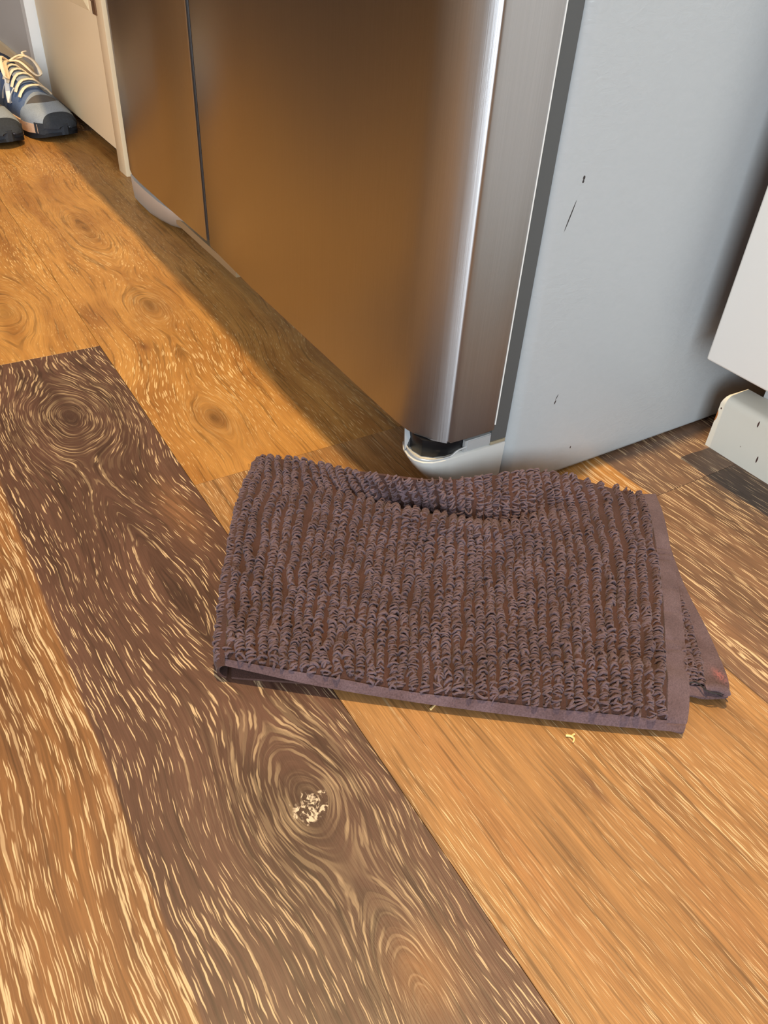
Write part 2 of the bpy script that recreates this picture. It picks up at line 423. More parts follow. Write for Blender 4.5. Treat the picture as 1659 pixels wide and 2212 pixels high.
prism('gap_shade_strip', P2((0.7815, 2.174), (0.905, 2.174), (0.905, 2.1815), (0.7815, 2.1815)), zl+0.002, ZT-0.003, BLACK, door_l, 0)  # dark strip added for the shade in the gap between the doors
prism('gasket', P2((0.917, 2.19), (0.944, 2.19), (0.944, 2.96), (0.917, 2.96)), zl+0.003, ZT-0.002, GASKET, door_l, 0)
# hinge foot covers: a shell leaning back towards the floor
def foot(top, bot, z0, z1, parent, levels=7):
    n = len(top); V = []; Fc = []
    for j in range(levels):
        t = j/(levels-1); e = 0.6*t + 0.4*math.sin(t*math.pi/2)
        for a, b in zip(bot, top):
            p = fr((a[0] + (b[0]-a[0])*e, a[1] + (b[1]-a[1])*e)); V.append((p[0], p[1], (z0 + (z1-z0)*t)*S))
    for j in range(levels-1):
        for i in range(n): Fc.append((j*n+i, j*n+(i+1) % n, (j+1)*n+(i+1) % n, (j+1)*n+i))
    Fc.append(tuple(range(n))[::-1]); Fc.append(tuple(range((levels-1)*n, levels*n)))
    bm = bmesh.new(); vs = [bm.verts.new(v) for v in V]
    for f in Fc: bm.faces.new([vs[i] for i in f])
    top_e = [e for e in bm.edges if all(abs(v.co.z - z1*S) < 1e-6 for v in e.verts)]
    bmesh.ops.bevel(bm, geom=top_e, offset=0.0012, segments=2, profile=0.5, affect='EDGES')
    return bm_obj('foot_cover', bm, FOOT, parent, 50)
ftop = [(0.944, 0.972), (0.80, 0.972), (0.785, 0.973), (0.765, 0.977), (0.748, 0.985), (0.737, 1.0), (0.7345, 1.02), (0.739, 1.045), (0.753, 1.068), (0.80, 1.09), (0.944, 1.09)]
fbot = [(0.944, 0.976), (0.875, 0.976), (0.866, 0.978), (0.858, 0.983), (0.854, 0.995), (0.853, 1.01), (0.856, 1.04), (0.862, 1.07), (0.875, 1.09), (0.89, 1.10), (0.944, 1.10)]
foot_r = foot(ftop, fbot, 0.001, 0.137, fridge)
ltop = [(0.944, 2.40), (0.86, 2.40), (0.81, 2.43), (0.785, 2.52), (0.778, 2.62), (0.776, 2.74), (0.778, 2.88), (0.788, 2.955), (0.81, 2.972), (0.944, 2.972)]
lbot = [(0.944, 2.72), (0.92, 2.74), (0.89, 2.77), (0.87, 2.81), (0.855, 2.88), (0.845, 2.97), (0.846, 3.10), (0.850, 3.17), (0.86, 3.19), (0.944, 3.19)]
foot(ltop, lbot, 0.010, 0.158, fridge)
# recessed toe grille between the feet and a pale strip hanging under the freezer door
grille = prism('toe_grille', P2((1.02, 1.11), (1.05, 1.11), (1.05, 2.74), (1.02, 2.74)), 0.012, 0.105*S+0.01, BLACK, fridge, 0)
prism('grille_edge', P2((0.812, 2.06), (0.835, 2.06), (0.835, 2.56), (0.812, 2.56)), 0.100*S, 0.125*S, Mat('beige_plastic', lin(150, 130, 100), 0.5).m, fridge, 0.0008)
# hinge seen under the lifted corner of the right door
hinge = prism('hinge', P2((0.905, 0.985), (0.80, 0.983), (0.775, 0.990), (0.757, 1.005), (0.752, 1.03), (0.758, 1.055), (0.775, 1.068), (0.905, 1.08)), 0.1375*S, 0.1755*S, BLACK, fridge, 0.001)
prism('hinge_plate', P2((0.905, 0.9755), (0.84, 0.9755), (0.84, 0.982), (0.905, 0.982)), 0.1385*S, 0.1655*S, ZINC, hinge, 0.0006)
rim = [fr(p) for p in ((0.845, 0.9765), (0.825, 0.978), (0.810, 0.976), (0.795, 0.976), (0.775, 0.979), (0.757, 0.987), (0.7455, 1.0), (0.742, 1.02), (0.746, 1.045))]
rp = [(p[0], p[1], (0.1385 + dz)*S) for p, dz in zip(rim, (0.012, 0.008, 0.002, 0.001, 0.001, 0.001, 0.002, 0.004, 0.006))]
tube('hinge_rim', spline(rp, 30), 0.0009, ZINC, hinge, 6)
fin = [fr(p) for p in ((0.738, 1.036), (0.752, 1.062), (0.768, 1.05))]
Vf = [(fin[0][0], fin[0][1], 0.136*S), (fin[1][0], fin[1][1], 0.136*S), (fin[1][0], fin[1][1], 0.180*S), (fin[2][0], fin[2][1], 0.136*S), (fin[2][0], fin[2][1], 0.178*S)]
mesh_obj('hinge_fin', Vf, [(0, 1, 2), (0, 2, 4), (0, 4, 3), (1, 3, 4, 2), (0, 3, 1)], Mat('dark_fin', (0.16, 0.17, 0.18), 0.4, 0.3).m, hinge)
nut = [fr((0.80 + 0.022*math.cos(a*math.pi/3), 1.02 + 0.022*math.sin(a*math.pi/3))) for a in range(6)]
prism('hinge_nut', nut, 0.130*S, 0.150*S, BLACK, hinge, 0)
pl = [fr(p) for p in ((0.846, 0.9742), (0.903, 0.9732), (0.903, 0.9748), (0.846, 0.9758))]
prism('hinge_tab', pl, 0.143*S, 0.164*S, ZINC, hinge, 0)
prism('bracket_edge', P2((0.905, 0.9725), (0.9425, 0.9725), (0.9425, 0.99), (0.905, 0.99)), 0.1375*S, 0.145*S, Mat('stained_bracket', lin(150, 140, 118), 0.45).m, hinge, 0.0005)

# ------------------------------------------------------------------ white base cabinet right of the fridge
cx0, cy1 = 1.397, 0.885
cab = tag(empty('base_cabinet', (cx0*S, cy1*S, 0)), 'white base cabinet with a flat door beside the refrigerator', 'cabinet')
o = np.array([cx0*S, cy1*S, 0])
def cbox(name, a, b, mat, parent=cab, bevel=0, seg=2):
    return box(name, tuple(np.array(a)*S - o), tuple(np.array(b)*S - o), mat, parent, bevel, seg)
cbox('door', (1.397, -0.30, 0.262), (1.447, 0.885, 2.12), WHITE_CAB, bevel=0.0022, seg=3)
cbox('door', (1.397, -1.60, 0.262), (1.447, -0.31, 2.12), WHITE_CAB, bevel=0.0022, seg=3)
cbox('carcass', (1.449, -3.5, 0.268), (3.10, 0.868, 2.16), WHITE_CAB)
cbox('side_panel', (1.449, 0.869, 0.268), (3.10, 0.882, 2.16), RAWWOOD)
cbox('toe_kick', (1.602, -3.5, 0.0), (1.64, 0.84, 0.267), Mat('toe_kick_shaded', (0.55, 0.56, 0.56), 0.5).m)  # the recess shade is put into the board's grey
# loose base moulding in front of the toe kick
def moulding_mat():
    m = Mat('speckled_white_moulding', rough=0.5)
    x, y, z = m.pos()
    yy = y*(1/S); zz = z*(1/S)
    v = m.voronoi(y, z, 0.3, 150.0).step(0.13, 0.07)*m.noise(y, z, 2.0, 60.0, 1).step(0.60, 0.66)
    mk = None
    for (cy, cz_, a, b) in MARKS_K:
        dy = (yy - cy)/a; dz = (zz - cz_)/b
        d = (dy*dy+dz*dz).step(1.0, 0.5); mk = d if mk is None else mk.max(d)
    chip = ((yy - 0.899)/0.012); ch2 = ((zz - 0.083)/0.022); c = (chip*chip+ch2*ch2).step(1.0, 0.9)
    col = m.colmix((0.70, 0.67, 0.58), (0.16, 0.10, 0.08), v*0.8)
    col = m.colmix(col, (0.07, 0.03, 0.025), mk)
    m.color(m.colmix(col, lin(165, 105, 55), c))
    return m.m
def on_x(x, y, c):
    r = ray(x, y); t = c / r[0]; p = np.array([0, 0, 1.0]) + t*r; return p[1], p[2]
MARKS_K = [(*on_x(1638, 917, 1.526), 0.0022, 0.009), (*on_x(1635, 993, 1.526), 0.0022, 0.010), (*on_x(1558, 882, 1.526), 0.002, 0.003)]
MOULD = moulding_mat()
def moulding():
    prof = [(1.526, 0.0), (1.526, 0.118), (1.528, 0.127), (1.533, 0.134), (1.541, 0.138), (1.600, 0.140), (1.600, 0.0)]
    ends = [-3.4, 0.891]
    bm = bmesh.new(); L = []
    # the near end is chipped: its left edge wanders
    chip = [0.0, 0.0, 0.002, 0.004, 0.006, 0.010, 0.004]
    for e, y in enumerate(ends):
        L.append([bm.verts.new((px*S, (y - (chip[i] if e else 0))*S, pz*S)) for i, (px, pz) in enumerate(prof)])
    n = len(prof)
    for i in range(n): bm.faces.new((L[0][i], L[0][(i+1) % n], L[1][(i+1) % n], L[1][i]))
    bm.faces.new(L[0]); bm.faces.new(L[1][::-1])
    return bm_obj('baseboard_right', bm, MOULD, None, 30)
tag(moulding(), 'chipped and speckled white base moulding under the white cabinet', None, None, 'structure')
tag(box('worktop', (1.36*S, -3.5*S, 2.165*S), (3.12*S, 0.90*S, 2.26*S), Mat('worktop_laminate', (0.45, 0.42, 0.38), 0.35).m, None, 0.003), 'plain laminate worktop over the white base cabinet', 'worktop')

# ------------------------------------------------------------------ cream cabinet left of the fridge, trim and wall beyond
pc = tag(empty('pantry_cabinet', (0.91*S, 3.475*S, 0)), 'cream painted pantry cabinet with a raised-panel door behind the shoes', 'cabinet')
o2 = np.array([0.91*S, 3.475*S, 0])
def pbox(name, a, b, mat, parent=pc, bevel=0, seg=2):
    return box(name, tuple(np.array(a)*S - o2), tuple(np.array(b)*S - o2), mat, parent, bevel, seg)
pbox('stile', (0.91, 3.475, 0.0), (0.95, 3.578, 5.0), CREAM, bevel=0.001)
pbox('carcass', (0.965, 3.48, 0.086), (2.6, 4.70, 5.0), CREAM)
pbox('toe_kick', (1.04, 3.58, 0.0), (1.08, 4.70, 0.0855), Mat('dark_toe_kick', (0.05, 0.035, 0.025), 0.7).m)
pd = pbox('door', (0.9105, 3.580, 0.085), (0.963, 4.70, 4.6), CREAM, bevel=0.0015)
# raised panel with bevelled border
def raised():
    y0, y1, z0, z1 = 3.665, 4.60, 0.572, 4.45
    bm = bmesh.new(); d = 0.035
    def ring(x, k): return [bm.verts.new((x*S - o2[0], yy*S - o2[1], zz*S)) for yy, zz in ((y0+k, z0+k), (y1-k, z0+k), (y1-k, z1-k), (y0+k, z1-k))]
    rs = [ring(0.9121, 0), ring(0.909, 0.004), ring(0.900, d), ring(0.8985, d+0.004)]
    for a, b in zip(rs[:-1], rs[1:]):
        for i in range(4): bm.faces.new((a[i], a[(i+1) % 4], b[(i+1) % 4], b[i]))
    bm.faces.new(rs[-1]); bm.faces.new(rs[0][::-1])
    return bm_obj('raised_panel', bm, Mat('cream_panel_lit', (0.90, 0.75, 0.48), 0.4).m, pd)  # cream lightened: yellow light on the bevel put into the colour
raised()
pbox('hinge', (0.905, 3.555, 0.571), (0.9115, 3.605, 0.70), BRASS, pd, 0.0006)
pbox('hinge_knuckle', (0.898, 3.568, 0.616), (0.908, 3.592, 0.70), BRASS, pd, 0.0008)
struct('trim_1', (0.862*S, 4.715*S, 0.0), (1.0*S, 4.80*S, 2.2), WHITE_TRIM, 'bright white door casing beyond the cream cabinet')
struct('wall_partition', (0.925*S, 4.801*S, -0.0), (XR-0.001, YF-0.001, CZ-0.001), GLASS, 'grey painted wall beyond the white casing')
struct('baseboard_left', (0.905*S, 4.802*S, 0.0), (0.925*S-0.0005, YF-0.002, 0.142*S), CREAM, 'cream baseboard behind the shoes')

# ------------------------------------------------------------------ lamp fixture
def ceiling_lamp(x, y, label):
    lamp = tag(empty('ceiling_lamp', (x, y, CZ)), label, 'lamp', 'ceiling spot lamps')
    bm = bmesh.new(); rings = []
    for (r_, z_) in ((0.05, -0.0005), (0.05, -0.02), (0.04, -0.022), (0.035, -0.008)):
        rings.append([bm.verts.new((r_*math.cos(k*math.pi/12), r_*math.sin(k*math.pi/12), z_)) for k in range(24)])
    for a, b in zip(rings[:-1], rings[1:]):
        for k in range(24): bm.faces.new((a[k], a[(k+1) % 24], b[(k+1) % 24], b[k]))
    bm.faces.new(rings[0]); bm.faces.new(rings[-1])
    bm_obj('housing', bm, WHITE_TRIM, lamp, 40)
ceiling_lamp(LAMP[0], LAMP[1], 'small white ceiling spot lamp above the refrigerator corner')
ceiling_lamp(LAMP2[0], LAMP2[1], 'small white ceiling spot lamp over the middle of the room')

# ------------------------------------------------------------------ the towel
def cloth_mat(name, base, warm, weave=1400.0, pinks=False):
    m = Mat(name, rough=0.95, spec=0.08)
    x, y, z = m.pos()
    n = m.noise(x, y, z, 45.0, 3); f = m.noise(x, y, z, weave, 2)
    c = m.colmix(base, warm, n.step(0.35, 0.65))
    c = m.colscale(c, f*1.1 + 0.45)
    if pinks:
        p = at_z(1553, 1462, 0.02)
        dx = (x - p[0])/0.0035; dy = (y - p[1])/0.0055
        c = m.colmix(c, lin(176, 104, 100), ((dx*dx+dy*dy)*-1.2).exp()*f.step(0.25, 0.6)*0.6)
    m.color(c)
    m.bump(f, 0.5, 0.0006)
    m.b.inputs['Sheen Weight'].default_value = 0.25; m.b.inputs['Sheen Roughness'].default_value = 0.5
    m.b.inputs['Sheen Tint'].default_value = (0.75, 0.65, 0.68, 1)
    return m.m
PILE = cloth_mat('plum_terry_loops', lin(103, 86, 92), lin(91, 74, 78), 1800.0)
GROUND_SHADED = cloth_mat('plum_ground_cloth_shaded', lin(76, 52, 46), lin(68, 47, 40), 1500.0)  # ground cloth darker and browner: shade between ribs put into its colour
HEM = cloth_mat('plum_woven_hem', lin(97, 80, 85), lin(86, 69, 72), 900.0, True)

UC = np.array([0, .2, .4, .6, .8, .955, 1.0])
VC = np.array([0, .07, .28, .52, .73, .82, .87, .935, 1.0])
PXT = [
 [(487,1438,.034),(680,1480,.022),(880,1514,.016),(1080,1541,.014),(1280,1563,.014),(1437,1578,.013),(1476,1583,.012)],
 [(488,1418,.044),(682,1450,.038),(880,1482,.034),(1080,1508,.034),(1280,1530,.036),(1437,1546,.030),(1484,1551,.018)],
 [(494,1320,.046),(690,1348,.044),(880,1370,.042),(1077,1393,.046),(1272,1405,.052),(1434,1415,.040),(1480,1420,.024)],
 [(507,1205,.044),(706,1228,.050),(890,1243,.046),(1072,1256,.044),(1260,1260,.050),(1426,1258,.042),(1463,1262,.028)],
 [(522,1112,.042),(722,1130,.052),(900,1155,.058),(1070,1168,.060),(1250,1160,.052),(1410,1152,.040),(1441,1156,.026)],
 [(533,1070,.040),(735,1080,.056),(906,1113,.074),(1066,1138,.072),(1240,1120,.056),(1401,1112,.036),(1431,1116,.024)],
 [(540,1048,.036),(738,1066,.050),(908,1106,.052),(1067,1130,.050),(1235,1096,.050),(1397,1094,.032),(1426,1096,.022)],
 [(553,1014,.028),(722,1036,.058),(902,1070,.090),(1068,1078,.088),(1225,1058,.070),(1392,1080,.026),(1421,1081,.020)],
 [(566,987,.018),(712,1008,.062),(888,1036,.124),(1068,1028,.112),(1215,1024,.080),(1386,1068,.020),(1416,1068,.016)]]
CT = np.array([[at_z(*p) for p in row] for row in PXT])      # rows v, cols u
def herm(xs, P, t):            # cubic interpolation of P (k, ...) at t
    xs = np.asarray(xs); k = len(xs)
    d = np.empty_like(P)
    h = np.diff(xs); sl = (P[1:] - P[:-1]) / h.reshape(-1, *([1]*(P.ndim-1)))
    d[0] = sl[0]; d[-1] = sl[-1]
    for i in range(1, k-1): d[i] = (sl[i-1]*h[i] + sl[i]*h[i-1])/(h[i-1]+h[i])
    i = np.clip(np.searchsorted(xs, t, side='right') - 1, 0, k-2)
    hh = h[i]; u = (t - xs[i])/hh
    sh = (-1,) + (1,)*(P.ndim-1)
    u = u.reshape(sh); hh = hh.reshape(sh)
    return (2*u**3-3*u**2+1)*P[i] + (u**3-2*u**2+u)*hh*d[i] + (-2*u**3+3*u**2)*P[i+1] + (u**3-u**2)*hh*d[i+1]
def grid(UCs, VCs, C, us, vs):
    A = herm(VCs, C, vs)                                   # (nv, ncol, 3)
    B = herm(UCs, np.swapaxes(A, 0, 1), us)                # (nu, nv, 3)
    return B
def waves(u, v):               # soft wrinkles of the cloth (metres)
    return (0.0011*np.sin(9*u+5*v+1.2*np.sin(7*v))*np.sin(8*v+3*u) + 0.0008*np.sin(21*u-9*v)*np.cos(13*v+2.0)
            + 0.0030*np.exp(-((v-0.215+0.18*(u-0.86))/0.03)**2)*np.exp(-((u-0.88)/0.10)**2)
            - 0.0026*np.exp(-((v-0.27+0.18*(u-0.86))/0.03)**2)*np.exp(-((u-0.86)/0.12)**2)
            + 0.0012*np.exp(-((v-0.17)/0.04)**2)*np.exp(-((u-0.22)/0.15)**2))
def top_surface(us, vs):       # points for a lattice us x vs
    G = grid(UC, VC, CT, us, vs)
    uu, vv = np.meshgrid(us, vs, indexing='ij')
    edge = np.clip(vv/0.08, 0, 1)
    G[..., 2] += waves(uu, vv)*edge
    return G
towel = tag(empty('towel', tuple(np.array([1, 1, 0])*at_z(900, 1300, 0))), 'folded plum-brown ribbed terry towel lying against the refrigerator foot', 'towel')
to = np.array(towel.location)
def sheet(name, G, thick, mat, parent, lift=0.0):
    nu, nv = G.shape[:2]
    du = np.gradient(G, axis=0); dv = np.gradient(G, axis=1)
    N = np.cross(du, dv); N /= np.linalg.norm(N, axis=2)[..., None]
    N *= np.sign(N[..., 2].mean())
    top = (G + N*lift - to).reshape(-1, 3); bot = (G + N*(lift - thick) - to); bot[..., 2] = np.maximum(bot[..., 2], 0.0006); bot = bot.reshape(-1, 3)
    m = nu*nv; idx = lambda i, j: i*nv + j
    Fc = []
    for i in range(nu-1):
        for j in range(nv-1):
            Fc.append((idx(i, j), idx(i+1, j), idx(i+1, j+1), idx(i, j+1)))
            Fc.append((m+idx(i, j), m+idx(i, j+1), m+idx(i+1, j+1), m+idx(i+1, j)))
    for i in range(nu-1):
        Fc.append((idx(i, 0), m+idx(i, 0), m+idx(i+1, 0), idx(i+1, 0)))
        Fc.append((idx(i, nv-1), idx(i+1, nv-1), m+idx(i+1, nv-1), m+idx(i, nv-1)))
    for j in range(nv-1):
        Fc.append((idx(0, j), idx(0, j+1), m+idx(0, j+1), m+idx(0, j)))
        Fc.append((idx(nu-1, j), m+idx(nu-1, j), m+idx(nu-1, j+1), idx(nu-1, j+1)))
    return mesh_obj(name, np.vstack([top, bot]), Fc, mat, parent, 50)
us = np.linspace(0, 1, 150); vs = np.linspace(0, 1, 130)
body_t = sheet('upper_layer', top_surface(us, vs), 0.0025, GROUND_SHADED, towel)
# woven hems of the upper layer: right edge and front edge
ur = np.linspace(0.957, 1.0, 10); G = top_surface(ur, np.linspace(0.0, 1.0, 300))
vv = np.linspace(0, 1, 300)
wr = sum(a*np.exp(-((vv-c)/w_)**2) for c, w_, a in ((.045, .012, -.0012), (.30, .008, -.0007), (.33, .007, -.0006), (.62, .007, -.0008), (.645, .006, -.0009), (.665, .006, -.0007), (.42, .007, -.0005), (.5, .006, -.0004)))
G[..., 2] += 1.7*wr[None, :]*np.linspace(1, 0.45, 10)[:, None]
sheet('side_hem', G, 0.0030, HEM, towel, 0.0012)
G = top_surface(np.linspace(0.0, 0.957, 160), np.linspace(0.0, 0.052, 8))
prof = np.sin(np.linspace(0.3, 1, 8)*math.pi)
sheet('front_hem', G, 0.0032, HEM, towel, 0.0010)

def smooth_noise(n, cells):
    k = rng.normal(size=cells+3); return spline(k[:, None], n)[:, 0]
def make_rib(path, nrm, acr, parent, wid=0.0025, hgt=0.0034, step=0.0014):
    """one row of terry loops along path (points), nrm normals, acr across vectors"""
    seg = np.linalg.norm(np.diff(path, axis=0), axis=1); L = np.concatenate([[0], np.cumsum(seg)])
    n = max(4, int(L[-1]/step)); t = np.linspace(0, L[-1], n) + rng.normal(0, step*0.25, n); t = np.clip(t, 0, L[-1])
    I = lambda A: np.stack([np.interp(t, L, A[:, k]) for k in range(3)], 1)
    P, N, A = I(path), I(nrm), I(acr)
    T = np.cross(N, A)
    yaw = rng.normal(0.3, 0.5, n); w = wid*(1 + 0.14*rng.normal(size=n)); h = hgt*(1 + 0.18*rng.normal(size=n))
    w = w*(1 + 0.14*smooth_noise(n, n//12 + 3)); h = h*(1 + 0.10*smooth_noise(n, n//9 + 3))
    c, s_ = np.cos(yaw)[:, None], np.sin(yaw)[:, None]
    A2 = A*c + T*s_; T2 = T*c - A*s_
    P = P + A*(rng.normal(0, wid*0.14, n)[:, None])
    lean = rng.normal(0, 0.0007, n)[:, None]
    ang = np.array([-0.15, 0.45, 1.1, 1.7, 2.4, 3.3]); K = len(ang); sd = 5
    rad = 0.00080*(1 + 0.18*rng.normal(size=n))
    V = np.zeros((n, K, sd, 3))
    for k, a in enumerate(ang):
        cen = P + A2*(w*math.cos(a))[:, None] + N*(h*math.sin(a))[:, None] + T2*lean*math.sin(a) + rng.normal(0, 0.00022, (n, 3))
        rd_ = A2*math.cos(a) + N*math.sin(a)
        for q in range(sd):
            b = 2*math.pi*q/sd
            V[:, k, q] = cen + (rd_*math.cos(b) + T2*math.sin(b))*rad[:, None]
    base = (np.arange(n)*K*sd)[:, None]
    quad = np.array([(k*sd+q, k*sd+(q+1) % sd, (k+1)*sd+(q+1) % sd, (k+1)*sd+q) for k in range(K-1) for q in range(sd)])
    Fc = (quad[None] + base[:, :, None]).reshape(-1, 4)
    V = V.reshape(-1, 3)
    # core under the loops, in the shaded ground colour so gaps look dark
    m = len(path); cs = np.array([0.0, 0.6, 1.1, math.pi/2, 2.05, 2.55, math.pi])
    core = np.stack([path + acr*(wid*0.95*math.cos(a)) + nrm*(hgt*0.80*math.sin(a)) for a in cs], 1).reshape(-1, 3)
    o_ = len(V); kk = len(cs)
    Fk = np.array([(o_+i*kk+j, o_+i*kk+j+1, o_+(i+1)*kk+j+1, o_+(i+1)*kk+j) for i in range(m-1) for j in range(kk-1)])
    nl = len(Fc); V = np.vstack([V, core]); Fc = np.vstack([Fc, Fk])
    me = bpy.data.meshes.new('rib')
    me.vertices.add(len(V)); me.vertices.foreach_set('co', (V - to).ravel().astype(np.float32))
    me.loops.add(Fc.size); me.loops.foreach_set('vertex_index', Fc.ravel().astype(np.int32))
    me.polygons.add(len(Fc)); me.polygons.foreach_set('loop_start', (np.arange(len(Fc))*4).astype(np.int32))
    mi = np.zeros(len(Fc), np.int32); mi[nl:] = 1
    me.update(calc_edges=True)
    o_ = link_mesh('rib', me, PILE, parent, 180); me.materials.append(GROUND_SHADED); me.polygons.foreach_set('material_index', mi)
    return o_
def surf_frame(fn, u, v):
    e = 1e-3
    def at(uu, vv): return fn(uu, vv)
    P = at(u, v); dU = at(np.clip(u+e, 0, 1), v) - at(np.clip(u-e, 0, 1), v); dV = at(u, np.clip(v+e, 0, 1)) - at(u, np.clip(v-e, 0, 1))
    N = np.cross(dU, dV); N /= np.linalg.norm(N, axis=1)[:, None]; N *= np.sign(N[:, 2].mean())
    T = dV/np.linalg.norm(dV, axis=1)[:, None]; A = np.cross(T, N)
    return P, N, A
# dense lattice, sampled bilinearly for the ribs
LU, LV = np.linspace(0, 1, 241), np.linspace(0, 1, 241); LT = top_surface(LU, LV)
def bil(Lt):
    def f(u, v):
        a = np.clip(u, 0, 1)*240; b = np.clip(v, 0, 1)*240
        i = np.minimum(a.astype(int), 239); j = np.minimum(b.astype(int), 239); x = (a-i)[:, None]; y = (b-j)[:, None]
        return Lt[i, j]*(1-x)*(1-y) + Lt[i+1, j]*x*(1-y) + Lt[i, j+1]*(1-x)*y + Lt[i+1, j+1]*x*y
    return f
ft = bil(LT)
NR = 40
for i in range(NR):
    u0 = 0.006 + (0.944 - 0.006)*i/(NR-1)
    n = 120; v = np.linspace(0.058 + 0.022*rng.random(), 1.0, n)
    wob = 0.0026*smooth_noise(n, 9) + 0.0013*smooth_noise(n, 26)
    u = np.clip(u0 + wob, 0.003, 0.950)
    P, N, A = surf_frame(ft, u, v)
    make_rib(P, N, A, towel)
# folded left edge: the cloth turns under to the lower layer
def fold():
    v = np.linspace(0.0, 1.0, 60); P, N, A = surf_frame(ft, np.zeros(60), v)
    z = P[:, 2]; r = np.maximum((z - 0.003)/2, 0.002)
    G = np.zeros((9, 60, 3)); out = -A.copy(); out[:, 2] = 0; out /= np.linalg.norm(out, axis=1)[:, None]
    dxy = at_z(400, 1200, 0) - at_z(600, 1200, 0)
    if (out @ dxy).mean() < 0: out = -out
    for k in range(9):
        a = math.pi*k/8
        G[k] = P + out*(np.sin(a)*r*0.8)[:, None]; G[k][:, 2] = z - r*(1-math.cos(a))
    return G, out, r
Gf, outv, rf = fold()
sheet('folded_edge', Gf, 0.0018, GROUND_SHADED, towel)
for kk, hh in ((2, .0030), (4, .0030)):
    v = np.linspace(0.05, 0.99, 110)
    Pk = np.stack([np.interp(v, np.linspace(0, 1, 60), Gf[kk][:, c]) for c in range(3)], 1)
    a = math.pi*kk/8
    On = np.stack([np.interp(v, np.linspace(0, 1, 60), outv[:, c]) for c in range(3)], 1)
    Nn = On*math.sin(a) + np.array([0, 0, 1.0])*math.cos(a); Tt = np.gradient(Pk, axis=0); Tt /= np.linalg.norm(Tt, axis=1)[:, None]
    Aa = np.cross(Tt, Nn); Aa /= np.linalg.norm(Aa, axis=1)[:, None]
    if kk == 2: make_rib(Pk, Nn, Aa, towel, 0.0026, hh)
# lower layer, its corner showing past the upper one
PXL = [[(500,1463,.007),(900,1490,.007),(1250,1500,.009),(1490,1503,.012),(1524,1508,.016),(1570,1508,.014)],
       [(500,1440,.010),(900,1465,.010),(1250,1475,.011),(1485,1482,.018),(1522,1486,.020),(1574,1492,.018)],
       [(505,1350,.010),(880,1370,.010),(1230,1380,.011),(1462,1385,.018),(1502,1385,.020),(1536,1385,.014)],
       [(515,1220,.010),(870,1235,.010),(1200,1245,.011),(1425,1255,.014),(1456,1252,.014),(1470,1250,.010)],
       [(545,1080,.010),(860,1120,.010),(1180,1130,.011),(1395,1120,.010),(1415,1118,.010),(1425,1115,.008)]]
CL = np.array([[at_z(*p) for p in row] for row in PXL])
UL = np.array([0, .36, .68, .90, .95, 1.0]); VL = np.array([0, .06, .33, .68, 1.0])
low = lambda us_, vs_: grid(UL, VL, CL, us_, vs_)
sheet('lower_layer', low(np.linspace(0, 1, 80), np.linspace(0, 1, 60)), 0.0022, GROUND_SHADED, towel)
sheet('lower_side_hem', low(np.linspace(0.951, 1.0, 8), np.linspace(0.0, 1.0, 60)), 0.0030, HEM, towel, 0.0012)
sheet('lower_front_hem', low(np.linspace(0.6, 0.953, 40), np.linspace(0.0, 0.062, 6)), 0.0034, HEM, towel, 0.0013)
LLt = low(LU, LV); fl2 = bil(LLt)
for i, u0 in enumerate((0.905, 0.922, 0.941)):
    v = np.linspace(0.075, 0.72, 80); P, N, A = surf_frame(fl2, np.full(80, u0) + 0.001*smooth_noise(80, 8), v)
    make_rib(P, N, A, towel, 0.0024, 0.0030)
# stitched corner roll of the lower layer with a loose thread
cr = [at_z(*p) for p in ((1524, 1486, .030), (1545, 1484, .034), (1566, 1492, .032), (1570, 1502, .026))]
tube('corner_roll', spline(np.array(cr) - to, 14), 0.0030, HEM, towel, 8, 0.7)
thr = [at_z(*p) for p in ((1550, 1500, .026), (1560, 1506, .016), (1568, 1511, .004), (1572, 1516, .0015))]
THREAD = Mat('dark_thread', (0.02, 0.018, 0.02), 0.8).m
tube('loose_thread', spline(np.array(thr) - to, 12), 0.00028, THREAD, towel, 5)
st = [at_z(*p) for p in ((1490, 1474, .028), (1508, 1476, .030), (1524, 1490, .032), (1540, 1497, .032), (1558, 1499, .030))]
tube('seam_stitching', spline(np.array(st) - to, 16), 0.0005, THREAD, towel, 5)

# ------------------------------------------------------------------ shoes
BLUE = None
def suede(name, c, s=500.0):
    m = Mat(name, rough=0.9, spec=0.15); x, y, z = m.pos(True)
    n = m.noise(x, y, z, s, 3); b = m.noise(x, y, z, 30.0, 2)
    m.color(m.colscale(m.colmix(tuple(k*0.85 for k in c), tuple(min(1, k*1.2) for k in c), b), n*0.5 + 0.75)); m.bump(n, 0.3, 0.0005)
    return m.m
SH_BLUE = suede('blue_suede', lin(96, 112, 142)); SH_GREY = suede('grey_blue_suede', lin(142, 150, 160)); SH_MESH = suede('brown_grey_mesh', lin(92, 88, 86), 900)
SH_DARK = suede('dark_rubber_bumper', lin(54, 58, 64), 300); SH_NAVY = suede('navy_lining', lin(40, 46, 64)); SH_SOLE = suede('black_sole', lin(38, 40, 44))
SH_WHITE = Mat('white_leather', (0.82, 0.80, 0.76), 0.5).m; SH_LACE = suede('cream_lace', lin(232, 212, 182)); SH_MID = suede('peach_midsole', lin(226, 190, 160))
SL = 0.295
_s = np.array([0, .06, .2, .38, .55, .68, .8, .9, .96, 1.0])
_wl = np.array([.010, .023, .029, .029, .033, .038, .040, .036, .027, .006])       # half width
_ht = np.array([.050, .098, .104, .100, .088, .072, .056, .046, .038, .022])      # height of the upper
